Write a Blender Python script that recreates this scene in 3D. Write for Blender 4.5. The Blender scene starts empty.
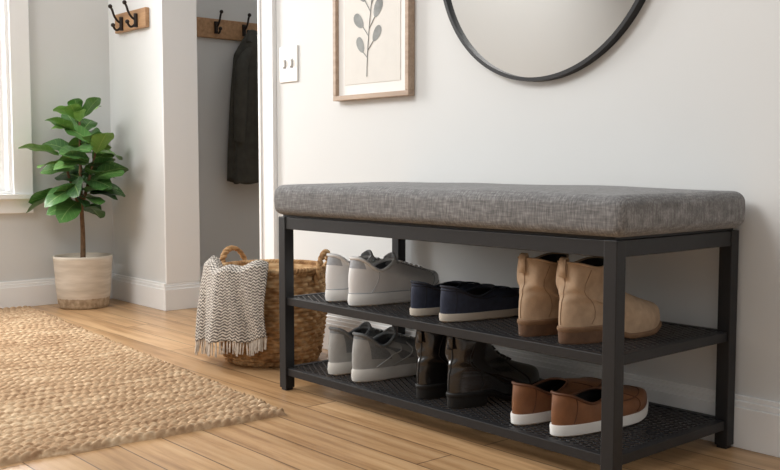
import bpy, bmesh, math, random
import numpy as np
from mathutils import Vector, Matrix
random.seed(7); np.random.seed(7)
sc=bpy.context.scene
sc.view_settings.view_transform='Standard'
def lin(c):
    c=c/255.0
    return c/12.92 if c<=0.04045 else ((c+0.055)/1.055)**2.4
def RGB(r,g,b): return (lin(r),lin(g),lin(b),1.0)
# ---------------------------------------------------------------- materials
class NT:
    def __init__(s,name):
        s.m=bpy.data.materials.new(name); s.m.use_nodes=True
        s.t=s.m.node_tree; s.n=s.t.nodes; s.b=s.n['Principled BSDF']
        s.tc=s.n.new('ShaderNodeTexCoord')
    def add(s,typ,**kw):
        n=s.n.new(typ)
        for k,v in kw.items():
            if k in n.inputs.keys(): n.inputs[k].default_value=v
            else: setattr(n,k,v)
        return n
    def link(s,a,b): s.t.links.new(a,b)
    def mapping(s,scale=(1,1,1),rot=(0,0,0),coord='Object'):
        m=s.add('ShaderNodeMapping'); m.inputs['Scale'].default_value=scale; m.inputs['Rotation'].default_value=rot
        s.link(s.tc.outputs[coord],m.inputs['Vector']); return m.outputs['Vector']
    def noise(s,vec,scale,detail=3,rough=.5):
        n=s.add('ShaderNodeTexNoise'); n.inputs['Scale'].default_value=scale; n.inputs['Detail'].default_value=detail
        n.inputs['Roughness'].default_value=rough
        s.link(vec,n.inputs['Vector']); return n.outputs['Fac']
    def ramp(s,fac,stops):
        r=s.add('ShaderNodeValToRGB'); e=r.color_ramp.elements
        while len(e)<len(stops): e.new(.5)
        for i,(p,c) in enumerate(stops): e[i].position=p; e[i].color=c
        s.link(fac,r.inputs['Fac']); return r.outputs['Color']
    def mix(s,fac,a,b,mode='MIX'):
        m=s.add('ShaderNodeMix',data_type='RGBA',blend_type=mode)
        for v,i in ((fac,0),(a,6),(b,7)):
            if isinstance(v,(int,float,tuple)): m.inputs[i].default_value=v
            else: s.link(v,m.inputs[i])
        return m.outputs[2]
    def math(s,op,a,b=None):
        m=s.add('ShaderNodeMath',operation=op)
        for v,i in ((a,0),(b,1)):
            if v is None: continue
            if isinstance(v,(int,float)): m.inputs[i].default_value=v
            else: s.link(v,m.inputs[i])
        return m.outputs[0]
    def color(s,c):
        if isinstance(c,tuple): s.b.inputs['Base Color'].default_value=c
        else: s.link(c,s.b.inputs['Base Color'])
    def bump(s,h,strength=.3,dist=.002):
        b=s.add('ShaderNodeBump'); b.inputs['Strength'].default_value=strength; b.inputs['Distance'].default_value=dist
        s.link(h,b.inputs['Height']); s.link(b.outputs[0],s.b.inputs['Normal'])
    def fin(s,rough=.6,metal=0,spec=.5):
        s.b.inputs['Roughness'].default_value=rough; s.b.inputs['Metallic'].default_value=metal
        s.b.inputs['Specular IOR Level'].default_value=spec
        return s.m
def mat(name,c,rough=.6,metal=0,spec=.5,var=.12,nscale=40,bump=.15,bdist=.001):
    t=NT(name); v=t.mapping(); n=t.noise(v,nscale,4)
    dark=tuple(x*(1-var) for x in c[:3])+(1,); light=tuple(min(1,x*(1+var)) for x in c[:3])+(1,)
    t.color(t.ramp(n,[(.3,dark),(.7,light)]))
    if bump>0: t.bump(t.noise(v,nscale*6,3),bump,bdist)
    return t.fin(rough,metal,spec)
def wood(name,c1,c2,rough=.5,scale=(3,40,40)):
    t=NT(name); v=t.mapping(scale); n=t.noise(v,1.5,5,.6)
    t.color(t.ramp(n,[(.3,c1),(.7,c2)])); t.bump(n,.15,.001); return t.fin(rough)
M={}
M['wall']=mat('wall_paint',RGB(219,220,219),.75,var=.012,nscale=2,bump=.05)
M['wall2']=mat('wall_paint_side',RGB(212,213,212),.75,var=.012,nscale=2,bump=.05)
M['trim']=mat('trim_paint',RGB(241,241,240),.4,var=.01,nscale=3,bump=.02)
M['metal']=mat('black_metal',RGB(31,31,33),.5,metal=0,spec=.4,var=.1,nscale=90,bump=.15,bdist=.0003)
M['meshm']=mat('black_mesh_metal',RGB(44,44,46),.42,metal=0,spec=.5,var=.1,nscale=90,bump=0)
M['mirror']=NT('mirror_glass'); M['mirror'].color((.86,.855,.84,1)); M['mirror']=M['mirror'].fin(.01,1)
M['oak']=wood('oak_frame',RGB(158,134,114),RGB(188,164,142),.5)
M['walnut']=wood('rack_wood',RGB(150,112,78),RGB(188,148,108),.5)
M['bronze']=mat('hook_bronze',RGB(46,38,34),.4,metal=.6,nscale=80)
M['paper']=mat('art_paper',RGB(222,219,213),.8,var=.02,nscale=30,bump=.05)
M['matboard']=mat('mat_board',RGB(238,237,234),.8,var=.01,nscale=30,bump=.02)
M['ink']=mat('leaf_ink',RGB(142,145,144),.8,var=.25,nscale=30,bump=0)
M['plastic']=mat('white_plastic',RGB(238,237,234),.35,var=.01,bump=0)
M['soil']=mat('potting_soil',RGB(60,44,34),.95,var=.4,nscale=90,bump=.6,bdist=.004)
M['bark']=mat('bark',RGB(112,86,62),.85,var=.3,nscale=60,bump=.5)
# ---------------------------------------------------------------- helpers
def coll(o): sc.collection.objects.link(o); return o
def empty(name,loc=(0,0,0),rz=0):
    e=bpy.data.objects.new(name,None); e.location=loc; e.rotation_euler=(0,0,rz); e.empty_display_size=.05
    return coll(e)
def mesh(name,vs,fs,mats,parent=None,smooth=True,local=False,mi=None):
    me=bpy.data.meshes.new(name); me.from_pydata([tuple(v) for v in vs],[],fs)
    if not isinstance(mats,(list,tuple)): mats=[mats]
    for m in mats: me.materials.append(m)
    if mi is not None: me.polygons.foreach_set('material_index',mi)
    if smooth: me.polygons.foreach_set('use_smooth',[True]*len(me.polygons))
    me.update(); o=coll(bpy.data.objects.new(name,me))
    par(o,parent,local); return o
def par(o,parent,local=False):
    if parent is not None:
        o.parent=parent
        if not local:
            o.matrix_parent_inverse=(Matrix.Translation(parent.location)@parent.rotation_euler.to_matrix().to_4x4()).inverted()
def fixn(o):
    bm=bmesh.new(); bm.from_mesh(o.data); bmesh.ops.recalc_face_normals(bm,faces=bm.faces); bm.to_mesh(o.data); bm.free(); return o
def boxmesh(L):
    vs=[];fs=[]
    for (x0,x1,y0,y1,z0,z1) in L:
        b=len(vs)
        vs+=[(x0,y0,z0),(x1,y0,z0),(x1,y1,z0),(x0,y1,z0),(x0,y0,z1),(x1,y0,z1),(x1,y1,z1),(x0,y1,z1)]
        fs+=[tuple(b+i for i in f) for f in ((0,3,2,1),(4,5,6,7),(0,1,5,4),(1,2,6,5),(2,3,7,6),(3,0,4,7))]
    return vs,fs
def boxes(name,L,m,parent=None,bevel=0.0,local=False):
    vs,fs=boxmesh(L); o=mesh(name,vs,fs,m,parent,smooth=False,local=local)
    if bevel>0:
        b=o.modifiers.new('bev','BEVEL'); b.width=bevel; b.segments=2; b.limit_method='ANGLE'
    return o
def tubes(name,paths,r,m,parent=None,local=False,closed=False,res=3,smooth=False):
    cu=bpy.data.curves.new(name,'CURVE'); cu.dimensions='3D'; cu.bevel_depth=r; cu.bevel_resolution=res; cu.use_fill_caps=True
    for P in paths:
        if smooth:
            sp=cu.splines.new('NURBS'); sp.points.add(len(P)-1); sp.order_u=3; sp.use_endpoint_u=True; sp.resolution_u=4
        else:
            sp=cu.splines.new('POLY'); sp.points.add(len(P)-1)
        for i,p in enumerate(P):
            sp.points[i].co=(p[0],p[1],p[2],1)
            sp.points[i].radius=p[3] if len(p)>3 else 1
        sp.use_cyclic_u=closed
    cu.materials.append(m); o=coll(bpy.data.objects.new(name,cu)); par(o,parent,local); return o
def gridfaces(nu,nv,closeu=False,off=0):
    fs=[]
    for i in range(nu if closeu else nu-1):
        for j in range(nv-1):
            a=i*nv+j; b=((i+1)%nu)*nv+j
            fs.append((off+a,off+b,off+b+1,off+a+1))
    return fs
def rbox(name,c,h,r,m,parent=None,seg=.012,fn=None,local=False):
    def ax(hh):
        inner=max(hh-r,1e-4); n=max(2,int(2*inner/seg)); a=list(np.linspace(-inner,inner,n+1))
        e=[inner+(hh-inner)*k/5 for k in range(1,6)]
        return [-x for x in reversed(e)]+a+e
    A=[ax(x) for x in h]; vs=[];fs=[]
    for d in range(3):
        u,v=[(1,2),(2,0),(0,1)][d]
        for sg in (-1,1):
            off=len(vs)
            for a in A[u]:
                for b in A[v]:
                    p=[0,0,0]; p[d]=sg*h[d]; p[u]=a; p[v]=b
                    q=[max(-(h[k]-r),min(h[k]-r,p[k])) for k in range(3)]
                    dv=Vector([p[k]-q[k] for k in range(3)])
                    if dv.length>1e-9: dv=dv.normalized()*r
                    P=[q[k]+dv[k] for k in range(3)]
                    if fn: P=fn(P,h)
                    vs.append((P[0]+c[0],P[1]+c[1],P[2]+c[2]))
            f=gridfaces(len(A[u]),len(A[v]),off=off)
            if sg<0: f=[tuple(reversed(x)) for x in f]
            fs+=f
    o=mesh(name,vs,fs,m,parent,local=local)
    bm=bmesh.new(); bm.from_mesh(o.data); bmesh.ops.remove_doubles(bm,verts=bm.verts,dist=1e-5)
    bmesh.ops.recalc_face_normals(bm,faces=bm.faces); bm.to_mesh(o.data); bm.free()
    return o
# ---------------------------------------------------------------- room
YW=1.76; XL=-3.79; WT=.14; ZC=2.5; XO1=-2.66; XO0=-3.33; XR=2.2; YB=-2.3; YR=3.4
t=NT('oak_planks'); v=t.mapping((1,1,1))
br=t.add('ShaderNodeTexBrick'); br.offset=.37; br.inputs['Scale'].default_value=1; br.inputs['Brick Width'].default_value=1.3
br.inputs['Row Height'].default_value=.092; br.inputs['Mortar Size'].default_value=.0015; br.inputs['Mortar Smooth'].default_value=.2
br.inputs['Color1'].default_value=(0,0,0,1); br.inputs['Color2'].default_value=(1,1,1,1); br.inputs['Mortar'].default_value=(.5,.5,.5,1)
t.link(v,br.inputs['Vector'])
sep=t.add('ShaderNodeSeparateXYZ'); t.link(v,sep.inputs[0])
cmb=t.add('ShaderNodeCombineXYZ')
t.link(t.math('MULTIPLY',sep.outputs[0],2.2),cmb.inputs[0]); t.link(t.math('MULTIPLY',sep.outputs[1],34),cmb.inputs[1])
t.link(t.math('MULTIPLY',br.outputs['Color'],17.0),cmb.inputs[2])
g=t.noise(cmb.outputs[0],1.3,6,.62)
cmb2=t.add('ShaderNodeCombineXYZ')
t.link(t.math('MULTIPLY',sep.outputs[0],1.2),cmb2.inputs[0]); t.link(t.math('MULTIPLY',sep.outputs[1],9),cmb2.inputs[1]); t.link(t.math('MULTIPLY',br.outputs['Color'],9.0),cmb2.inputs[2])
g2=t.noise(cmb2.outputs[0],1.4,3,.5)
base=t.ramp(g,[(.25,RGB(156,116,78)),(.5,RGB(202,162,118)),(.8,RGB(224,191,149))])
tone=t.ramp(br.outputs['Color'],[(0,(.80,.77,.74,1)),(1,(1.0,1.0,1.0,1))])
col=t.mix(1.0,base,tone,'MULTIPLY')
col=t.mix(1.0,col,t.ramp(g2,[(.3,(.80,.77,.73,1)),(.65,(1,1,1,1))]),'MULTIPLY')
col=t.mix(br.outputs['Fac'],col,RGB(84,58,38))
t.color(col); t.bump(t.math('SUBTRACT',t.math('MULTIPLY',g,.15),br.outputs['Fac']),.35,.001)
M['floor']=t.fin(.32)
mesh('floor',[(XL-.14,YB,0),(XR,YB,0),(XR,YR,0),(XL-.14,YR,0)],[(0,1,2,3)],M['floor'],smooth=False)
boxes('wall_main',[(XO1,XR,YW,YW+WT,0,ZC),(XL,XO0,YW,YW+WT,0,ZC),(XO0,XO1,YW,YW+WT,2.05,ZC)],M['wall'])
wy0,wy1,wz0,wz1=.42,1.35,.445,1.95
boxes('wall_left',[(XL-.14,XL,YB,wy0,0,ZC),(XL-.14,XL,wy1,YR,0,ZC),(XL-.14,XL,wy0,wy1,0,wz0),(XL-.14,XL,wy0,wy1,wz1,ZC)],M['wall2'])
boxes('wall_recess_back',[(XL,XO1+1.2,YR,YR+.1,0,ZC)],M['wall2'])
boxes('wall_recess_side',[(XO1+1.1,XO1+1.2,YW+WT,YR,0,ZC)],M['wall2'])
boxes('wall_back',[(XL-.14,XR,YB-.1,YB,0,ZC)],M['wall'])
boxes('wall_right',[(XR,XR+.1,YB-.1,YW+WT,0,ZC)],M['wall'])
def basebrd(name,segs):
    L=[]
    for (ax,a,b,p,sg) in segs:
        for (dep,z0,z1) in ((.014,0,.082),(.010,.082,.094),(.006,.094,.104)):
            lo,hi=min(p,p+sg*dep),max(p,p+sg*dep)
            if ax=='x': L.append((a,b,lo,hi,z0,z1))
            else: L.append((lo,hi,a,b,z0,z1))
    return boxes(name,L,M['trim'],bevel=.0015)
basebrd('baseboard_main',[('x',XO1+.085,XR,YW,-1),('x',XL,XO0-.0,YW,-1)])
basebrd('baseboard_left',[('y',YB,YW,XL,1),('y',YW+WT,YR,XL,1)])
basebrd('baseboard_jamb',[('y',YW-.014,YW+WT,XO0,1)])
basebrd('baseboard_recess',[('x',XL,XO1+1.1,YR,-1)])
boxes('trim_door',[(XO1,XO1+.085,YW-.016,YW,0,2.13),(XO0,XO1,YW-.016,YW,2.05,2.13),
    (XO1+.012,XO1+.022,YW-.022,YW-.016,0,2.13),(XO1-.012,XO1,YW-.004,YW+WT,0,2.05)],M['trim'],bevel=.002)
boxes('trim_column',[(XO0-.002,XO0+.006,YW-.004,YW+WT+.004,.104,2.05)],M['trim'],bevel=.002)
win=empty('window_1',(XL,(wy0+wy1)/2,1.2))
boxes('window_casing',[(XL,XL+.018,wy1,wy1+.075,wz0,wz1+.075),(XL,XL+.018,wy0-.075,wy0,wz0,wz1+.075),(XL,XL+.018,wy0,wy1,wz1,wz1+.075),
    (XL+.0005,XL+.035,wy0-.09,wy1+.09,wz0-.02,wz0),(XL,XL+.016,wy0-.075,wy1+.075,wz0-.075,wz0-.02)],M['trim'],win,.002)
boxes('window_sash',[(XL-.09,XL-.05,wy0+.012,wy0+.045,wz0+.012,wz1),(XL-.09,XL-.05,wy1-.045,wy1-.012,wz0+.012,wz1),(XL-.09,XL-.05,wy0+.045,wy1-.045,wz0+.012,wz0+.05),
    (XL-.09,XL-.05,wy0+.045,wy1-.045,wz1-.045,wz1),(XL-.09,XL-.05,wy0+.045,wy1-.045,1.2,1.24),(XL-.139,XL-.001,wy1-.012,wy1,wz0+.012,wz1),(XL-.139,XL-.001,wy0,wy0+.012,wz0+.012,wz1),
    (XL-.139,XL+.0,wy0,wy1,wz0+.0005,wz0+.0115)],M['trim'],win)
tg=bpy.data.materials.new('window_glass'); tg.use_nodes=True; nt_=tg.node_tree; nt_.nodes.clear()
o_=nt_.nodes.new('ShaderNodeOutputMaterial'); mx_=nt_.nodes.new('ShaderNodeMixShader'); tr_=nt_.nodes.new('ShaderNodeBsdfTransparent'); gl_=nt_.nodes.new('ShaderNodeBsdfGlossy'); gl_.inputs['Roughness'].default_value=.02
mx_.inputs[0].default_value=.06; nt_.links.new(tr_.outputs[0],mx_.inputs[1]); nt_.links.new(gl_.outputs[0],mx_.inputs[2]); nt_.links.new(mx_.outputs[0],o_.inputs[0])
mesh('window_pane',[(XL-.07,wy0+.04,wz0+.04),(XL-.07,wy1-.04,wz0+.04),(XL-.07,wy1-.04,wz1-.04),(XL-.07,wy0+.04,wz1-.04)],[(0,1,2,3)],tg,win,smooth=False)
# ---------------------------------------------------------------- bench
X0,X1,Y0,Y1=-1.955,-.981,1.360,1.731; LW=.0135
bench=empty('shoe_storage_bench',((X0+X1)/2,(Y0+Y1)/2,0))
legs=[(x-LW,x+LW,y-LW,y+LW,.006,.432) for x in (X0,X1) for y in (Y0,Y1)]
boxes('bench_legs',legs,M['metal'],bench,.0015)
boxes('bench_feet',[(x-.010,x+.010,y-.010,y+.010,0,.008) for x in (X0,X1) for y in (Y0,Y1)],M['metal'],bench)
R=[]
for (z0,z1,th) in ((.402,.431,.011),(.214,.233,.008),(.038,.057,.008)):
    for y in (Y0,Y1): R.append((X0+LW*.9,X1-LW*.9,y-th,y+th,z0,z1))
    for x in (X0,X1): R.append((x-th,x+th,Y0+LW*.9,Y1-LW*.9,z0,z1))
boxes('bench_rails',R,M['metal'],bench,.0012)
boxes('seat_board',[(X0-.005,X1+.005,Y0-.005,Y1+.005,.4315,.437)],M['metal'],bench)
def meshshelf(name,zc):
    xa,xb,ya,yb=X0+.006,X1-.006,Y0+.006,Y1-.006; vs=[];fs=[]
    w=.0016; hz=.0012
    def bar(p,q):
        d=Vector((q[0]-p[0],q[1]-p[1],0)); n=Vector((-d.y,d.x,0)).normalized()*w
        b=len(vs)
        for (P,sg) in ((p,1),(p,-1),(q,-1),(q,1)):
            for dz in (-hz,hz): vs.append((P[0]+n.x*sg,P[1]+n.y*sg,zc+dz))
        fs.extend([(b+1,b+3,b+5,b+7),(b,b+6,b+4,b+2),(b,b+2,b+3,b+1),(b+4,b+6,b+7,b+5),(b+2,b+4,b+5,b+3),(b+6,b,b+1,b+7)])
    k=.55; pitch=.0155
    for sg in (1,-1):
        for c in np.arange(-3,4,pitch):
            pts=[]
            for x in (xa,xb):
                y=sg*k*x+c
                if ya<=y<=yb: pts.append((x,y))
            for y in (ya,yb):
                x=(y-c)/(sg*k)
                if xa<x<xb: pts.append((x,y))
            if len(pts)==2: bar(pts[0],pts[1])
    mesh(name,vs,fs,M['meshm'],bench,smooth=False)
    boxes(name+'_support',[(xa,xb,y-.005,y+.005,zc-.010,zc-.0015) for y in ((Y0+Y1)/2,)],M['metal'],bench)
meshshelf('mesh_shelf_upper',.2305); meshshelf('mesh_shelf_lower',.0545)
t=NT('grey_linen_fabric'); v=t.mapping()
a=t.noise(t.mapping((40,420,260)),1,2); b=t.noise(t.mapping((420,40,60)),1,2); c=t.noise(t.mapping((380,260,40)),1,2)
f=t.math('MULTIPLY',t.math('ADD',t.math('ADD',a,b),c),.3333)
big=t.noise(v,9,3)
f2=t.math('ADD',f,t.math('MULTIPLY',t.math('SUBTRACT',big,.5),.10))
t.color(t.ramp(f2,[(.34,RGB(90,89,89)),(.5,RGB(118,117,117)),(.66,RGB(152,151,150))]))
t.bump(f,.7,.002); t.b.inputs['Sheen Weight'].default_value=.15
M['fabric']=t.fin(.95,0,.1)
def cush(P,h):
    x,y,z=P; u=x/h[0]; w=y/h[1]
    if z>0: z+= .008*(1-abs(u)**6)*(1-abs(w)**4) + .0015*math.sin(u*9+1)*math.cos(w*4)
    s=1+.010*(1-(z/h[2])**2)*(.5)
    return [x*s, y*(1+.02*(1-min(1,(z/h[2])**2))), z]
rbox('seat_cushion',((X0+X1)/2+.007,(Y0+Y1)/2-.010,.4725),((X1-X0)/2+.025,(Y1-Y0)/2+.016,.0355),.019,M['fabric'],bench,fn=cush)
# ---------------------------------------------------------------- shoes
def sm(x): x=max(0,min(1,x)); return x*x*(3-2*x)
def resample(P,K):
    P=np.array(P,float)
    for _ in range(2):
        Q=[P[0]]
        for i in range(len(P)-1): Q+= [P[i]*.75+P[i+1]*.25,P[i]*.25+P[i+1]*.75]
        Q.append(P[-1]); P=np.array(Q)
    d=np.r_[0,np.cumsum(np.hypot(np.diff(P[:,0]),np.diff(P[:,1])))]; s=np.linspace(0,d[-1],K)
    return np.c_[np.interp(s,d,P[:,0]),np.interp(s,d,P[:,1])]
class Shoe:
    def __init__(s,name,loc,rz,side,S):
        s.S=S; s.side=side; s.L=S['L']; s.K=24; s.N=64; s.sd_=random.random()*6
        s.e=empty(name,loc,rz)
        s.toe=resample(S['toe'],s.K); s.sd=resample(S['sidep'],s.K); s.hl=resample(S['heel'],s.K)
        s.build()
    def foot(s,th):
        c=math.cos(th); q=(1+c)/2; W=s.S.get('ws',1)*np.interp(q,[0,.12,.38,.55,.70,.85,1],[.035,.0355,.034,.042,.048,.047,.042])
        x=math.copysign(abs(math.sin(th))**(s.S.get('sq',.8)+(.12 if c<0 else 0)*sm(-c)),math.sin(th))*W
        cx=s.side*(-.010*sm((q-.45)/.55)+.004*math.sin(math.pi*q))
        return x+cx,s.L*q,q
    def zb(s,q):
        h=s.S.get('heelh',0)
        return h*(1-sm((q-.28)/.25))+s.S.get('spring',.006)*sm((q-.78)/.22)
    def T(s,th):
        S=s.S; c=math.cos(th); x=math.copysign(abs(math.sin(th))**.85,math.sin(th))*S['b']; y=S['yc']*s.L+S['a']*s.L*c
        zf,zs,zk=S['tz']
        z=zs+(zf-zs)*sm(c) if c>0 else zs+(zk-zs)*sm(-c)
        return x,y,z
    def P(s,th,t):
        bx,by,q=s.foot(th); tx,ty,tz=s.T(th); z0=s.zb(q)+s.S['sole']-.002
        c=math.cos(th); wt=sm(c/.95) if c>0 else 0; wh=sm(-c) if c<0 else 0; ws=1-wt-wh
        k=t*(s.K-1); i=min(int(k),s.K-2); f=k-i
        g=lambda A:(A[i]*(1-f)+A[i+1]*f)
        hz=wt*g(s.toe)+wh*g(s.hl)+ws*g(s.sd)
        p=Vector((bx+(tx-bx)*hz[0],by+(ty-by)*hz[0],z0+(tz-z0)*hz[1]))
        pn=s.S.get('pinch',0)
        if pn:
            zr=(p.z-.025)/.125
            w_=math.exp(-((zr-.60)/.20)**2)*(1-sm((p.y/s.L-.28)/.32))
            p.x*=1-pn*w_
            wr=math.exp(-((zr-.55)/.18)**2)*.0014
            p.x+=math.copysign(1,p.x)*abs(math.sin(th))*wr*math.sin(zr*34+3*math.cos(th)+s.sd_); p.y+=c*wr*math.sin(zr*34+2*math.sin(th*2)+s.sd_)
        return p
    def norm(s,th,t):
        e=.02; t=min(max(t,e),1-e)
        a=s.P(th+e,t)-s.P(th-e,t); b=s.P(th,t+e)-s.P(th,t-e); n=b.cross(a)
        if n.length<1e-9: return Vector((0,0,1))
        return n.normalized()
    def build(s):
        S=s.S; vs=[];fs=[];mi=[]
        for i in range(s.N):
            th=2*math.pi*i/s.N
            for k in range(s.K): vs.append(s.P(th,k/(s.K-1)))
        for i in range(s.N):
            thc=2*math.pi*(i+.5)/s.N; thc=(thc+math.pi)%(2*math.pi)-math.pi
            for k in range(s.K-1):
                a=i*s.K+k; b=((i+1)%s.N)*s.K+k; fs.append((a,a+1,b+1,b)); mi.append(S['mf'](thc,(k+.5)/(s.K-1)))
        mats=S['mats']+[S['inner']]
        o=mesh('upper',vs,fs,mats,s.e,local=True,mi=mi)
        so=o.modifiers.new('sol','SOLIDIFY'); so.thickness=.003; so.offset=-1; so.material_offset=len(mats); so.material_offset_rim=0
        ss=o.modifiers.new('sub','SUBSURF'); ss.levels=1; ss.render_levels=1
        N=72; rings=S['rings']; vs=[];fs=[]
        pts=[s.foot(2*math.pi*i/N) for i in range(N)]
        nor=[]
        for i in range(N):
            a=pts[i-1]; b=pts[(i+1)%N]; d=Vector((b[0]-a[0],b[1]-a[1])); n=Vector((d.y,-d.x))
            c=Vector((pts[i][0],pts[i][1]-s.L/2)); 
            if n.dot(c)<0 : n=-n
            n=n.normalized() if n.length>1e-9 else c.normalized(); nor.append(n)
        for (zz,off) in rings:
            for i in range(N):
                x,y,q=pts[i]; vs.append((x+nor[i].x*off,y+nor[i].y*off,zz+s.zb(q)))
        R_=len(rings)
        for r in range(R_-1):
            for i in range(N):
                j=(i+1)%N; fs.append((r*N+i,r*N+j,(r+1)*N+j,(r+1)*N+i))
        for r in (0,R_-1):
            idx=[r*N+i for i in range(N)]
            for i in range(N//2):
                f=[]
                for k in (idx[i],idx[i+1],idx[(N-i-1)%N],idx[(N-i)%N]):
                    if k not in f: f.append(k)
                if len(f)>=3: fs.append(tuple(f))
        o=mesh('sole',vs,fs,S['solem'],s.e,local=True,smooth=True); fixn(o)
        ed=o.modifiers.new('es','EDGE_SPLIT'); ed.split_angle=math.radians(40)
        if S.get('heelh',0)>0:
            vs=[]
            ths=list(np.linspace(math.acos(2*.27-1),math.pi,16))
            loop=[s.foot(t_) for t_ in ths]+[s.foot(-t_) for t_ in reversed(ths[:-1])]
            m_=len(loop)
            for (zz,sc_) in ((0,.97),(.003,1.0),(S['heelh']+.001,1.045)):
                for p in loop: vs.append((p[0]*sc_,(p[1]-.03)*sc_+.03,zz))
            fs=[]
            for r in range(2):
                for i in range(m_):
                    j=(i+1)%m_; fs.append((r*m_+i,r*m_+j,(r+1)*m_+j,(r+1)*m_+i))
            fs.append(tuple(range(m_))); fs.append(tuple(range(2*m_,3*m_)))
            o=mesh('heel_block',vs,fs,S['heelm'],s.e,local=True,smooth=False); fixn(o)
        vs=[(0,s.L*.4,S['sole']+.004+s.zb(.3))]; 
        for i in range(40):
            x,y,q=s.foot(2*math.pi*i/40); vs.append((x*.86,s.L/2+(y-s.L/2)*.93,S['sole']+.003+s.zb(q)))
        mesh('insole',vs,[(0,1+i,1+(i+1)%40) for i in range(40)],S['inner'],s.e,local=True)
        s.line('collar',[ (2*math.pi*i/48,1.0) for i in range(48)],S.get('rim',.0028),S.get('rimm',S['mats'][0]),closed=True,lift=0)
        for nm,path,r,m_ in S.get('lines',[]): s.line(nm,path,r,m_)
        if 'laces' in S:
            t0,t1,n,wd,m_=S['laces']; paths=[]
            for k in range(n):
                tt=t0+(t1-t0)*k/max(1,n-1)
                for (ta,tb) in ((tt,tt+ (t1-t0)/n*.6),(tt+(t1-t0)/n*.6,tt)):
                    P=[]
                    for j in range(9):
                        th=-wd+2*wd*j/8; tj=min(.99,ta+(tb-ta)*j/8); p=s.P(th,tj)+s.norm(th,tj)*.002; P.append(p)
                    paths.append(P)
            tubes('laces',paths,.0019,m_,s.e,local=True)
        if 'tongue' in S:
            up,back,m_,wd=S['tongue']; vs=[]; nu,nv=9,6
            f0=s.P(0,.93)
            for i in range(nu):
                u=-1+2*i/(nu-1)
                for j in range(nv):
                    w=j/(nv-1)
                    vs.append((f0.x+u*wd*(1-.12*w), f0.y-.004-.010*(u*u)-back*w, f0.z-.008-.004*u*u+(up+.008)*w-(.010*u*u*w)))
            o=mesh('tongue',vs,gridfaces(nu,nv),m_,s.e,local=True)
            so=o.modifiers.new('s','SOLIDIFY'); so.thickness=.006; so.offset=0; ss=o.modifiers.new('ss','SUBSURF'); ss.levels=ss.render_levels=2
        if 'tab' in S:
            m_=S['tab']; tx,ty,tz=s.T(math.pi); vs=[]
            prof=[(ty-.0035,tz-.028),(ty-.0045,tz-.005),(ty-.003,tz+.006),(ty+.002,tz+.009),(ty+.005,tz+.004),(ty+.005,tz-.012)]
            for (y,z) in prof:
                for x in (-.008,.008): vs.append((x,y,z))
            o=mesh('pull_tab',vs,[(2*i,2*i+1,2*i+3,2*i+2) for i in range(len(prof)-1)],m_,s.e,local=True)
            so=o.modifiers.new('s','SOLIDIFY'); so.thickness=.0018; so.offset=0
    def line(s,nm,path,r,m_,closed=False,lift=.0002):
        P=[s.P(th,tt)+s.norm(th,tt)*lift for th,tt in path]
        tubes(nm,[P],r,m_,s.e,local=True,closed=closed,res=2)
pi=math.pi
def lp(a,b,n=14): return [(a[0]+(b[0]-a[0])*i/(n-1),a[1]+(b[1]-a[1])*i/(n-1)) for i in range(n)]
def both(nm,a,b,r,m): return [(nm,lp(a,b),r,m),(nm,lp((-a[0],a[1]),(-b[0],b[1])),r,m)]
cr=mat
wl=cr('white_leather',RGB(236,236,236),rough=.5,var=.03,bump=.08); wg=cr('pale_grey_knit',RGB(176,179,184),rough=.85,var=.08,nscale=200,bump=.4)
wsole=cr('white_rubber',RGB(236,235,232),rough=.55,var=.02,bump=.05); dkin=cr('dark_lining',RGB(58,54,52),rough=.9); greyin=cr('grey_lining',RGB(120,120,122),rough=.9)
gm=cr('grey_mesh',RGB(124,127,129),rough=.85,var=.15,nscale=260,bump=.5); gs=cr('light_grey_suede',RGB(165,165,163),rough=.8,var=.08); gsole=cr('off_white_rubber',RGB(212,209,203),rough=.6,var=.03)
nv=cr('navy_suede',RGB(44,50,68),rough=.85,var=.2,nscale=90,bump=.3); nvd=cr('navy_lace',RGB(28,31,44),rough=.8); nsole=cr('boat_sole',RGB(196,186,172),rough=.6,var=.04)
tn=cr('tan_suede',RGB(182,157,132),rough=.95,spec=.1,var=.14,nscale=50,bump=.4); tnd=cr('tan_elastic',RGB(140,114,90),rough=.9,nscale=200); tsole=cr('stacked_heel',RGB(104,76,56),rough=.6,var=.25,nscale=60); tsl=cr('tan_welt',RGB(128,98,72),rough=.7)
bl=cr('black_leather',RGB(23,21,21),rough=.24,spec=.8,var=.2,nscale=30,bump=.2); bsole=cr('black_rubber',RGB(17,16,16),rough=.6)
bn=cr('brown_leather',RGB(128,84,54),rough=.45,var=.25,nscale=25,bump=.25); bnd=cr('dark_brown_leather',RGB(92,56,34),rough=.6)
low=dict(sidep=[(0,0),(-.12,.3),(.15,.65),(1,1)],heel=[(0,0),(-.35,.35),(.1,.7),(1,1)])
SN=dict(L=.285,sole=.030,spring=.010,b=.030,yc=.245,a=.215,tz=(.100,.080,.112),
  toe=[(0,0),(.0,.2),(.04,.36),(.15,.46),(.38,.58),(.65,.76),(.88,.92),(1,1)],
  rings=[(0,-.004),(.003,.001),(.012,.003),(.026,.002),(.031,.000),(.031,-.004)],rim=.0042,inner=greyin,**low)
def mf_w(th,t):
    a=abs(th)
    if a>2.45: return 1 if t>.55 else 0
    if a<.55 and t>.45: return 1
    return 0
white=dict(SN,mats=[wl,wg],mf=mf_w,solem=wsole,laces=(.52,.95,6,.5,wl),tongue=(.022,.012,wg,.024),
  lines=both('seam',(2.35,0.02),(1.9,.95),.0008,wg)+both('seam',(.95,0.05),(.45,.5),.0008,wg)+[('toe_seam',lp((-.8,.28),(.8,.28)),.0008,wg),('sole_line',[(2*pi*i/40,.02) for i in range(41)],.0012,wg)])
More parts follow.
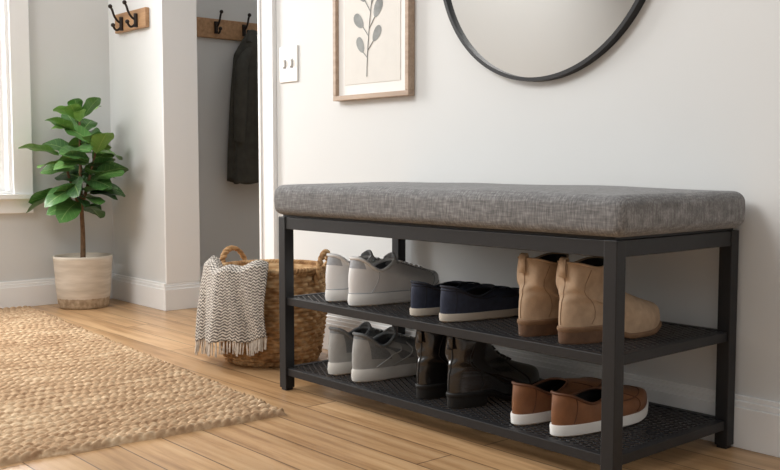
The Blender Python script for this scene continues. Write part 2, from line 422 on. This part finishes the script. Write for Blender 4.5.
def mf_g(th,t):
    a=abs(th)
    if a>2.5 and t<.8: return 1
    if t<.22: return 1
    if 1.1<a<1.5 : return 1
    if 1.75<a<1.95 : return 1
    return 0
grey=dict(SN,L=.27,mats=[gm,gs],mf=mf_g,solem=gsole,laces=(.52,.95,6,.5,gs),tongue=(.020,.012,gm,.024),
  lines=both('seam',(2.3,0.05),(1.2,.8),.0018,gs)+both('seam',(1.9,0.05),(.9,.75),.0018,gs)+both('seam',(1.5,0.05),(.6,.6),.0015,gs))
BT=dict(L=.272,sole=.018,spring=.006,b=.033,yc=.27,a=.25,tz=(.062,.050,.074),
  toe=[(0,0),(.0,.35),(.05,.58),(.2,.68),(.5,.80),(.8,.93),(1,1)],
  rings=[(0,-.002),(.003,.002),(.014,.003),(.018,.002),(.018,-.003)],rim=.0028,**low)
MOC=[(-1.25+2.5*i/24,.50-.10*abs(-1+2*i/24)**2+.25*abs(-1+2*i/24)**6) for i in range(25)]
navy=dict(BT,mats=[nv,nvd],mf=lambda th,t:0,solem=nsole,inner=dkin,rimm=nvd,laces=(.72,.92,2,.45,nvd),
  lines=[('moc_stitch',MOC,.0018,nvd),('side_lace',[(1.2+3.88*i/24,.80) for i in range(25)],.0014,nvd)]+both('heel_seam',(2.6,.05),(2.5,.95),.0010,nvd))
brown=dict(BT,L=.285,ws=1.03,tz=(.068,.056,.080),mats=[bn,bnd],mf=lambda th,t:0,solem=wsole,inner=dkin,rimm=bnd,
  lines=[('moc_stitch',MOC,.0014,bnd)]+both('heel_seam',(2.5,.05),(2.3,.95),.0011,bnd)+both('strap',(1.25,.1),(.6,.93),.0013,bnd))
brown['rings']=[(0,-.002),(.003,.002),(.018,.003),(.022,.002),(.022,-.003)]; brown['sole']=.022
BO=dict(L=.282,sole=.010,heelh=.022,spring=.008,b=.0375,yc=.212,a=.192,tz=(.152,.140,.150),sq=.75,pinch=.15,
  toe=[(0,0),(.0,.13),(.04,.24),(.15,.30),(.40,.38),(.64,.48),(.82,.58),(.98,.72),(1.03,.84),(1,1)],
  sidep=[(0,0),(-.25,.15),(.2,.32),(1.0,.52),(1.05,.7),(1,1)],heel=[(0,0),(-.5,.15),(.2,.38),(1.7,.62),(1.5,.8),(1,1)],
  rings=[(0,.001),(.003,.003),(.008,.003),(.010,.001),(.010,-.003)],rim=.0020)
def mf_ch(th,t):
    a=abs(th)
    return 1 if (1.25<a<1.85 and t>.58) else 0
tan=dict(BO,mats=[tn,tnd],mf=lambda th,t:0,solem=tsl,heelm=tsole,inner=dkin,tab=tn,
  lines=both('seam',(2.3,.05),(1.9,.97),.0007,tnd)+[('back_stay',lp((pi,.05),(pi,.97)),.0010,tnd)])
blk=dict(BO,mats=[bl,bsole],mf=mf_ch,solem=bsole,heelm=bsole,inner=dkin,tab=bl,laces=(.55,.95,6,.35,bsole),
  lines=both('seam',(2.2,.05),(1.9,.97),.0011,bsole)+both('seam',(1.3,.05),(.7,.6),.0011,bsole)+[('back_stay',lp((pi,.05),(pi,.97)),.0015,bsole)])
ZU=.2318; ZL=.0558; yh=1.381
for nm,spec,xa,xb,z,rz,dy in (('white_sneaker',white,-1.822,-1.730,ZU,.0,.0),('navy_boat_shoe',navy,-1.525,-1.430,ZU,.0,.005),('tan_ankle_boot',tan,-1.212,-1.112,ZU,-.04,.0),
   ('grey_running_shoe',grey,-1.812,-1.717,ZL,.06,.0),('black_leather_boot',blk,-1.500,-1.402,ZL,.0,.0),('brown_leather_loafer',brown,-1.226,-1.126,ZL,-.03,.0)):
    Shoe(nm,(xa,yh+dy+.004,z),rz+random.uniform(-.02,.04),-1,spec)
    Shoe(nm,(xb,yh+dy,z),rz+random.uniform(-.04,.02),1,spec)
# ---------------------------------------------------------------- mirror
mx,mz,mr=-1.480,1.083,.322
mir=empty('round_wall_mirror',(mx,YW,mz))
vs=[(mx,YW-.012,mz)]+[(mx+mr*math.cos(2*pi*i/128),YW-.012,mz+mr*math.sin(2*pi*i/128)) for i in range(128)]
mesh('mirror_glass',vs,[(0,1+(i+1)%128,1+i) for i in range(128)],M['mirror'],mir,smooth=False)
vs=[]
prof=[(mr-.001,-.012),(mr-.001,-.022),(mr+.008,-.022),(mr+.008,0),(mr-.001,-.001)]
for i in range(160):
    a=2*pi*i/160
    for (r_,dy) in prof: vs.append((mx+r_*math.cos(a),YW+dy,mz+r_*math.sin(a)))
fs=[]
for i in range(160):
    for k in range(5):
        fs.append((i*5+k,((i+1)%160)*5+k,((i+1)%160)*5+(k+1)%5,i*5+(k+1)%5))
fixn(mesh('mirror_frame',vs,fs,M['metal'],mir,smooth=False))
# ---------------------------------------------------------------- framed print
fx0,fx1,fz0,fz1=-2.252,-1.923,.744,1.22
fp=empty('framed_botanical_print',((fx0+fx1)/2,YW,(fz0+fz1)/2)); w=.014; dp=.024
boxes('print_frame',[(fx0,fx1,YW-dp,YW,fz0,fz0+w),(fx0,fx1,YW-dp,YW,fz1-w,fz1),(fx0,fx0+w,YW-dp,YW,fz0+w,fz1-w),(fx1-w,fx1,YW-dp,YW,fz0+w,fz1-w)],M['oak'],fp,.0015)
boxes('mat_board',[(fx0+w,fx1-w,YW-.012,YW-.002,fz0+w,fz1-w)],M['matboard'],fp)
ins=.030
boxes('art_paper',[(fx0+w+ins,fx1-w-ins,YW-.0135,YW-.0118,fz0+w+ins,fz1-w-ins)],M['paper'],fp)
cxp=-2.104; stem=[]
def stp(s_): return (cxp-.004+.045*s_**1.6,.806+.33*s_)
for i in range(18):
    x_,z_=stp(i/17); stem.append((x_,YW-.0145,z_))
twigs=[]; vs=[];fs=[]
def leaf2(bx,bz,ang,L,W):
    b=len(vs); n=16
    vs.append((bx+math.cos(ang)*L*.5,YW-.0142,bz+math.sin(ang)*L*.5))
    for i in range(n):
        a=2*pi*i/n; u=.5-.5*math.cos(a); v_=W*.5*math.sin(a)*(.8+.35*u)
        vs.append((bx+math.cos(ang)*L*u-math.sin(ang)*v_,YW-.0142,bz+math.sin(ang)*L*u+math.cos(ang)*v_))
    for i in range(n): fs.append((b,b+1+i,b+1+(i+1)%n))
for i,(s_,sg,tl,L_) in enumerate([(.16,-1,.024,.050),(.22,1,.034,.050),(.34,-1,.036,.054),(.40,1,.038,.056),(.54,-1,.040,.054),(.60,1,.034,.054),(.74,-1,.034,.050),(.80,1,.030,.048),(.93,-1,.02,.044)]):
    x_,z_=stp(s_); an=math.radians(90-sg*(48-3*i)); ex,ez=x_+math.cos(an)*tl,z_+math.sin(an)*tl
    twigs.append([(x_,YW-.0145,z_),(ex,YW-.0145,ez)]); leaf2(ex,ez,math.radians(90-sg*(30+8*(i%3))),L_,L_*.60)
leaf2(stem[-1][0],stem[-1][2],math.radians(80),.05,.028)
tubes('printed_stem',[stem]+twigs,.0010,M['ink'],fp)
mesh('printed_leaves',vs,fs,M['ink'],fp,smooth=False)
# ---------------------------------------------------------------- light switch
sw=empty('light_switch',(-2.505,YW,.877))
rbox('switch_plate',(-2.503,YW-.003,.872),(.048,.0032,.056),.003,M['plastic'],sw)
boxes('switch_toggles',[(-2.503+dx-.006,-2.503+dx+.006,YW-.014,YW-.005,.864,.884) for dx in (-.019,.019)],M['plastic'],sw,.001)
dk=mat('slot_grey',RGB(150,148,146),.6)
boxes('switch_slots',[(-2.503+dx-.008,-2.503+dx+.008,YW-.0068,YW-.006,.858,.888) for dx in (-.019,.019)],dk,sw)
# ---------------------------------------------------------------- coat racks
def hook(p,out,m,parent):
    def q(o,z): return (p[0]+out[0]*o,p[1]+out[1]*o,p[2]+z)
    A=[q(.004,.0),q(.012,.0),q(.024,.008),q(.036,.026),q(.042,.048),q(.050,.060)]
    B=[q(.004,-.012),q(.014,-.026),q(.026,-.032),q(.036,-.024),q(.040,-.012)]
    tubes('hook_prongs',[A,B],.0045,m,parent,smooth=True)
    tubes('hook_plate',[[q(.004,.022),q(.004,-.030)]],.009,m,parent)
    for e_ in (A[-1],B[-1]):
        bm=bmesh.new(); bmesh.ops.create_uvsphere(bm,u_segments=16,v_segments=10,radius=.0085,matrix=Matrix.Translation(e_))
        me=bpy.data.meshes.new('hook_knob'); bm.to_mesh(me); bm.free(); me.materials.append(m)
        me.polygons.foreach_set('use_smooth',[True]*len(me.polygons)); o=coll(bpy.data.objects.new('hook_knob',me)); par(o,parent)
r1=empty('coat_rack',(-3.57,YW,1.12))
boxes('rack_board',[(-3.695,-3.43,YW-.018,YW,1.085,1.160)],M['walnut'],r1,.003)
for x in (-3.625,-3.50): hook((x,YW-.018,1.120),(0,-1),M['bronze'],r1)
r2=empty('coat_rack.001',(XL,2.33,1.16))
boxes('rack_board',[(XL,XL+.018,1.93,2.72,1.118,1.203)],M['walnut'],r2,.003)
for y in (2.11,2.255,2.40,2.60): hook((XL+.018,y,1.168),(1,0),M['bronze'],r2)
ct=empty('hanging_coat',(XL+.07,2.41,.85)); ctm=mat('coat_wool',RGB(64,63,57),.9,var=.2,nscale=30,bump=.5)
vs=[]; nu,nv_=72,40; zt,zb_=1.150,.48
for i in range(nu):
    a=2*pi*i/nu
    for j in range(nv_):
        s_=j/(nv_-1); z=zt+(zb_-zt)*s_
        hw=np.interp(s_,[0,.05,.16,.4,1],[.018,.045,.092,.105,.122]); dpth=np.interp(s_,[0,.1,.4,1],[.016,.035,.040,.046])
        rip=1+.22*sm(s_*1.5)*math.sin(a*7+2*s_)+.10*sm(s_*2)*math.sin(a*13+1)
        vs.append((XL+.074+dpth*math.cos(a)*rip, 2.41+hw*math.sin(a)*(1+.3*(rip-1)), z+.01*math.sin(a*3)*s_))
o=mesh('coat_body',vs,gridfaces(nu,nv_,True),ctm,ct); so=o.modifiers.new('s','SOLIDIFY'); so.thickness=.004
def slv(y,dy): return [(XL+.09,y+.06*-dy,1.085,.5),(XL+.118,y+dy*.01,1.02,.9),(XL+.126,y+dy*.02,.93,1),(XL+.124,y+dy*.022,.82,.95),(XL+.128,y+dy*.03,.74,.9),(XL+.12,y+dy*.03,.66,.8)]
tubes('coat_sleeve',[slv(2.335,-1),slv(2.49,1)],.030,ctm,ct,smooth=True,res=6)
tubes('coat_collar',[[(XL+.10,2.375,1.10),(XL+.078,2.385,1.14),(XL+.073,2.41,1.155),(XL+.078,2.44,1.14),(XL+.10,2.45,1.10)]],.013,ctm,ct,smooth=True)
# ---------------------------------------------------------------- rug
ang=math.radians(4.5)
t=NT('jute_fiber')
n1=t.noise(t.mapping((160,60,60),rot=(0,0,ang)),1,3); n2=t.noise(t.mapping(),5,3); n3=t.noise(t.mapping((46,12,20),rot=(0,0,ang)),1,1)
f=t.math('ADD',t.math('MULTIPLY',n1,.45),t.math('ADD',t.math('MULTIPLY',n2,.25),t.math('MULTIPLY',n3,.30)))
t.color(t.ramp(f,[(.36,RGB(156,124,94)),(.5,RGB(190,160,128)),(.64,RGB(216,192,160))]))
t.bump(t.noise(t.mapping((300,120,100)),1,2),.5,.0012); M['jute']=t.fin(.95,0,.1)
LR,WR=1.97,1.35; nb,na=1100,460
bb=np.linspace(0,LR,nb)[:,None]; aa=np.linspace(0,WR,na)[None,:]
wob=.0025*np.sin(aa*9+bb*2)+.001*np.sin(aa*23+bb*5)
p=.0205; rowf=(bb+wob)/p; row=np.floor(rowf); fr=rowf-row
rnd=np.random.rand(200)
ph=rnd[(row.astype(int))%200]*6.28
q_=aa/.022+ph/6.28+(fr-.5)*.8*np.where(row%2==0,1,-1)+.15*np.sin(aa*31+row)
tw=np.abs(np.sin(pi*q_))**.6
prf=np.sqrt(np.clip(1-(2*fr-1)**2,0,1))
h=.002+.0140*prf**.8*(.48+.52*tw)
edge=np.minimum(np.minimum(bb,LR-bb),np.minimum(aa,WR-aa)); h=h*np.clip(edge/.006,0,1)**.5
cb=np.array([-math.cos(ang),math.sin(ang)]); ca=np.array([-math.sin(ang),-math.cos(ang)]); 
corner=np.array([-1.750,1.217])
ew=.003*np.sin(bb*31)+.0035*np.sin(2*pi*bb/p); ew2=.002*np.sin(aa*37)
A2=aa+ew*(1-aa/WR); B2=bb+ew2*(1-bb/LR)
XX=corner[0]+cb[0]*B2+ca[0]*A2; YY=corner[1]+cb[1]*B2+ca[1]*A2
V=np.stack([XX,YY,h],-1).reshape(-1,3)
I=np.arange(nb*na).reshape(nb,na); F=np.stack([I[:-1,:-1],I[:-1,1:],I[1:,1:],I[1:,:-1]],-1).reshape(-1,4)
me=bpy.data.meshes.new('jute_rug'); me.vertices.add(len(V)); me.vertices.foreach_set('co',V.ravel()); me.loops.add(F.size); me.loops.foreach_set('vertex_index',F.ravel().astype(np.int32))
me.polygons.add(len(F)); me.polygons.foreach_set('loop_start',np.arange(0,F.size,4,dtype=np.int32)); me.update(calc_edges=True)
me.polygons.foreach_set('use_smooth',[True]*len(F)); me.materials.append(M['jute']); rug=coll(bpy.data.objects.new('jute_rug',me))
if me.polygons[1000].normal.z<0: me.flip_normals()
# ---------------------------------------------------------------- basket
bx,by=-2.300,1.548
bk=empty('woven_basket',(bx,by,0))
t=NT('seagrass'); n1=t.noise(t.mapping((25,25,140)),1,3); n2=t.noise(t.mapping(),28,3)
t.color(t.ramp(t.math('MULTIPLY',t.math('ADD',n1,n2),.5),[(.36,RGB(130,94,60)),(.5,RGB(176,138,96)),(.63,RGB(212,180,138))])); t.bump(n1,.5,.001); M['grass']=t.fin(.8,0,.2)
H=.262
def br_(z): return float(np.interp(z/H,[0,.08,.5,1],[.128,.140,.156,.152]))
N_=336; rows=19; sr=7; vs=[]; Mz=rows*sr+1
for i in range(N_):
    a=2*pi*i/N_
    for j in range(Mz):
        rr=j/sr; z=H*j/(Mz-1); r_=min(int(rr),rows-1); fq=rr-r_
        d=.0045*math.sqrt(abs(math.sin(pi*fq)))+.0048*math.sin(a*28+pi*(r_%2))*math.sin(pi*fq)
        R0=br_(z)+d-.004
        vs.append((bx+R0*math.cos(a),by+R0*math.sin(a),z))
fs=gridfaces(N_,Mz,True)
b0=len(vs)
for i in range(N_):
    a=2*pi*i/N_
    for z in (H,.01): R0=br_(z)-.012; vs.append((bx+R0*math.cos(a),by+R0*math.sin(a),z))
fs+=gridfaces(N_,2,True,b0)
for i in range(N_): fs.append((i*Mz+Mz-1,((i+1)%N_)*Mz+Mz-1,b0+2*((i+1)%N_),b0+2*i))
c0=len(vs); vs.append((bx,by,.01))
for i in range(N_): fs.append((c0,b0+2*i+1,b0+2*((i+1)%N_)+1))
mesh('basket_body',vs,fs,M['grass'],bk)
paths=[]
for k in range(3):
    P=[]
    for i in range(360):
        a=2*pi*i/360; ph_=a*30+2*pi*k/3; rr=.149+.005*math.cos(ph_); P.append((bx+rr*math.cos(a),by+rr*math.sin(a),H+.003+.005*math.sin(ph_)))
    paths.append(P)
tubes('basket_rim',paths,.0048,M['grass'],bk,closed=True,res=2)
Fv=Vector((-.755,.656,0)); Rv=Vector((.656,.755,0))
def handle(r,d):
    u=(Rv*r+Fv*d).normalized(); tg_=Vector((-u.y,u.x,0)); ps=[]
    for k in range(2):
        P=[]
        for i in range(60):
            s_=i/59; a=pi*s_; c=u*(.149+.012*math.sin(a))+tg_*(.052*math.cos(a))+Vector((0,0,H-.035+.085*math.sin(a)**.8))
            ph_=s_*40+pi*k; off=u*(.0045*math.cos(ph_))+Vector((0,0,1))*(.0045*math.sin(ph_))*.6+tg_*(.0035*math.sin(ph_))
            c=c+off; P.append((bx+c.x,by+c.y,c.z))
        ps.append(P)
    return ps
tubes('basket_handles',handle(-.12,.09)+handle(.145,-.03),.0058,M['grass'],bk,res=2)
# throw blanket
t=NT('herringbone_wool'); sp=t.add('ShaderNodeSeparateXYZ'); t.link(t.tc.outputs['UV'],sp.inputs[0])
zig=t.math('PINGPONG',sp.outputs[0],.006)
ss_=t.math('SINE',t.math('MULTIPLY',t.math('ADD',sp.outputs[1],zig),2*pi/.0085))
nn=t.noise(t.mapping(),220,3,.7); fz=t.math('ADD',t.math('MULTIPLY',ss_,.20),nn)
t.color(t.ramp(fz,[(.30,RGB(86,81,78)),(.50,RGB(152,144,136)),(.68,RGB(222,214,203))])); t.bump(fz,.7,.003); M['throw']=t.fin(.95,0,.1)
M['fringe']=mat('fringe_yarn',RGB(194,184,172),.95,var=.25,nscale=60)
tb=empty('throw_blanket',(bx,by,.2))
nu,nv_=130,80
vs=[];uv=[]
PR=np.array([(.112,.205),(.126,.245),(.141,.276),(.157,.286),(.174,.272),(.182,.22),(.188,.15),(.192,.070)]); dl=np.r_[0,np.cumsum(np.hypot(np.diff(PR[:,0]),np.diff(PR[:,1])))]
def blank(u,v_):
    s_=v_*dl[-1]; r_=np.interp(s_,dl,PR[:,0]); z=np.interp(s_,dl,PR[:,1])
    out=sm((v_-.3)/.7)
    az=math.radians(-4+98*u+5*math.sin(u*8+v_*3)*out)
    fold=math.sin(u*15+1.2*v_)
    r_+=.012*abs(fold)**1.3*math.copysign(1,fold)*(.4+out*.8)+.005*math.sin(u*37+4*v_)*out +.002*out*u+.009
    z+= (.010*math.sin(u*7+1)+.006*math.sin(u*19))*(1-out)*sm(v_*6) + (.035*(1-u)**2-.010*u)*out*(0.8) + .005*math.sin(u*21)*out
    dirv=(-Fv)*math.cos(az)+(-Rv)*math.sin(az)
    return Vector((bx+dirv.x*r_,by+dirv.y*r_,z)),(u*.29,s_)
for i in range(nu):
    for j in range(nv_):
        P_,q2=blank(i/(nu-1),j/(nv_-1)); vs.append(P_); uv.append(q2)
o=mesh('blanket_cloth',vs,gridfaces(nu,nv_),M['throw'],tb)
ul=o.data.uv_layers.new(name='UVMap')
for lp_ in o.data.loops: ul.data[lp_.index].uv=uv[lp_.vertex_index]
so=o.modifiers.new('s','SOLIDIFY'); so.thickness=.006; so.offset=0
paths=[]
for i in range(56):
    u=i/55; p0,_=blank(u,.985); dd=Vector((p0.x-bx,p0.y-by,0)).normalized(); ln=random.uniform(.034,.046); sx=random.uniform(-.006,.006); tt=Vector((-dd.y,dd.x,0))
    for k in (-1,1):
        paths.append([tuple(p0)+(1.1,),tuple(p0+tt*(sx*.4+k*.0012)-Vector((0,0,ln*.4)))+(1,),tuple(p0+tt*(sx+k*.002)+dd*random.uniform(-.002,.005)-Vector((0,0,ln)))+(.7,)])
tubes('blanket_fringe',paths,.0019,M['fringe'],tb,res=2,smooth=True)
# ---------------------------------------------------------------- plant
px,py=-3.640,1.563
pl=empty('potted_fiddle_leaf_fig',(px,py,0))
t=NT('glazed_pot'); sp=t.add('ShaderNodeSeparateXYZ'); t.link(t.tc.outputs['Object'],sp.inputs[0])
n=t.noise(t.mapping(),60,4); n2=t.noise(t.mapping((8,8,60)),1,3)
zz=t.math('ADD',sp.outputs[2],t.math('MULTIPLY',t.math('SUBTRACT',n,.5),.012))
k=t.math('GREATER_THAN',zz,.040)
up=t.ramp(n2,[(.3,RGB(190,177,160)),(.7,RGB(216,205,190))]); lo=t.ramp(n,[(.35,RGB(156,136,112)),(.65,RGB(196,178,154))])
t.color(t.mix(k,lo,up)); t.bump(n,.3,.001); M['pot']=t.fin(.7)
prof=[(.0,0),(.090,0),(.096,.006),(.104,.08),(.109,.16),(.112,.190),(.113,.200),(.109,.204),(.104,.200),(.100,.180),(0,.180)]
vs=[(px+r_*math.cos(2*pi*i/64),py+r_*math.sin(2*pi*i/64),z) for i in range(64) for (r_,z) in prof]
mesh('plant_pot',vs,gridfaces(64,len(prof),True),M['pot'],pl)
vs=[(px,py,.187)]+[(px+.101*math.cos(2*pi*i/32),py+.101*math.sin(2*pi*i/32),.182) for i in range(32)]
mesh('soil',vs,[(0,1+i,1+(i+1)%32) for i in range(32)],M['soil'],pl)
trunk=[(px,py,.18,1.2),(px+.004,py+.002,.28,1.0),(px-.003,py,.38,.9),(px+.004,py-.004,.5,.75),(px,py,.62,.6),(px+.002,py-.002,.76,.4)]
br1=[(px+.002,py,.40,.8),(px+.045,py+.01,.48,.6),(px+.09,py+.03,.64,.4)]
br2=[(px+.002,py,.37,.8),(px-.02,py-.03,.46,.6),(px-.04,py-.06,.62,.4)]
tubes('plant_stems',[trunk,br1,br2],.009,M['bark'],pl,smooth=True)
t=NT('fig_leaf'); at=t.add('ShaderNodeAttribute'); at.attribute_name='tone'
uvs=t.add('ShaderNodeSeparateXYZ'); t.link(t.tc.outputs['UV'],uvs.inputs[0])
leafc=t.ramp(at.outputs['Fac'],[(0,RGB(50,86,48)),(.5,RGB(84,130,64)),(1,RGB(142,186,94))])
mid=t.math('LESS_THAN',t.math('ABSOLUTE',t.math('SUBTRACT',uvs.outputs[1],.5)),.018)
vv=t.math('ADD',t.math('MULTIPLY',uvs.outputs[0],7.0),t.math('MULTIPLY',t.math('ABSOLUTE',t.math('SUBTRACT',uvs.outputs[1],.5)),-3.5))
side=t.math('LESS_THAN',t.math('FRACT',vv),.07)
vein=t.math('MULTIPLY',t.math('MAXIMUM',mid,t.math('MULTIPLY',side,.5)),.6)
t.color(t.mix(vein,leafc,RGB(168,194,124))); t.bump(t.math('SUBTRACT',0,side),.3,.001)
M['leaf']=t.fin(.34)
vs=[];fs=[];uv=[];tone=[]
def leaf(base,az,el,L,W,tn_,roll=0,droop=.5):
    nu_,nv2=15,7; b=len(vs)
    d=Vector((math.cos(az)*math.cos(el),math.sin(az)*math.cos(el),math.sin(el)))
    sidev=Vector((-math.sin(az),math.cos(az),0)); upv=d.cross(sidev)*-1
    if upv.z<0: upv=-upv
    sidev=(Matrix.Rotation(roll,3,d)@sidev); upv=(Matrix.Rotation(roll,3,d)@upv)
    for i in range(nu_):
        u=i/(nu_-1); wv=W*.5*(math.sin(pi*min(1,u**.95))**.55 if 0<u<1 else 0)*(.58+.50*u) 
        for j in range(nv2):
            q=-1+2*j/(nv2-1)
            p_=base+d*(L*u)+sidev*(wv*q)+upv*(.18*abs(q)*wv+.035*L*math.sin(u*14+q*2)*abs(q)*.6)-Vector((0,0,1))*(droop*L*u*u*.5)
            p_.x=max(p_.x,XL+.012+.01*u); p_.y=min(p_.y,YW-.020-.01*u)
            vs.append(p_); uv.append((u,.5+.5*q)); tone.append(tn_)
    fs.extend(gridfaces(nu_,nv2,off=b))
stems=[trunk,br1,trunk,br2,br1]
ga=2.39996
for k in range(64):
    st=stems[k%5]; f_=random.uniform(.2,1) if k%5 in (1,3,4) else random.uniform(.40,1)
    i_=f_*(len(st)-1); a_=min(int(i_),len(st)-2); ff=i_-a_
    base=Vector(st[a_][:3])*(1-ff)+Vector(st[a_+1][:3])*ff
    base.z=min(base.z,.735)
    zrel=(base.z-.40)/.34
    for tr in range(40):
        az=k*ga+random.uniform(-.6,.6)+tr*.7; el=random.uniform(-.15,.5)+.85*max(0,zrel)**2
        L=random.uniform(.125,.170)*(1.0 if zrel<.8 else .80)
        tip=base+Vector((math.cos(az)*math.cos(el),math.sin(az)*math.cos(el),math.sin(el)))*(L+.02)
        rr_=(tip.x-px)*.656+(tip.y-py)*.755
        if tip.x>XL+.03 and tip.y<YW-.03 and rr_>-.215: break
    off=Vector((math.cos(az),math.sin(az),.4)).normalized()*.02
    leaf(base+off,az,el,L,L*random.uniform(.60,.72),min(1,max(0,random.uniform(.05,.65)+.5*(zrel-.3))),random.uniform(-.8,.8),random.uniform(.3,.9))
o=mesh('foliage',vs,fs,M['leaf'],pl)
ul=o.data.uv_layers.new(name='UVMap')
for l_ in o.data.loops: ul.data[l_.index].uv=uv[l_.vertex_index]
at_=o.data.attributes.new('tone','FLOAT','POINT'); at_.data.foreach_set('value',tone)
# ---------------------------------------------------------------- lighting
w=bpy.data.worlds.new('sky_light'); sc.world=w; w.use_nodes=True
bg=w.node_tree.nodes['Background']; bg.inputs[0].default_value=(.98,.99,1.0,1); bg.inputs[1].default_value=.68
def area(name,loc,target,size,sy,en,col=(1,1,1)):
    l=bpy.data.lights.new(name,'AREA'); l.shape='RECTANGLE'; l.size=size; l.size_y=sy; l.energy=en; l.color=col
    o=coll(bpy.data.objects.new(name,l)); o.location=loc
    d=Vector(target)-Vector(loc); o.rotation_euler=d.to_track_quat('-Z','Y').to_euler(); return o
area('window_daylight',(-4.5,.9,1.5),(-2.6,1.0,.6),1.3,1.8,125,(1,.99,.97))
area('added_key_light',(-2.6,-1.2,2.7),(-1.8,1.5,.3),1.5,1.1,66,(1,.99,.97))  # soft key lamp added overhead
# ---------------------------------------------------------------- camera
cam=bpy.data.cameras.new('camera'); co=coll(bpy.data.objects.new('camera',cam)); cam.lens=963/780*36; cam.sensor_width=36
co.location=(0,0,.56); co.rotation_euler=(math.radians(90-4.2),0,math.radians(49.0)); cam.clip_start=.02
sc.camera=co
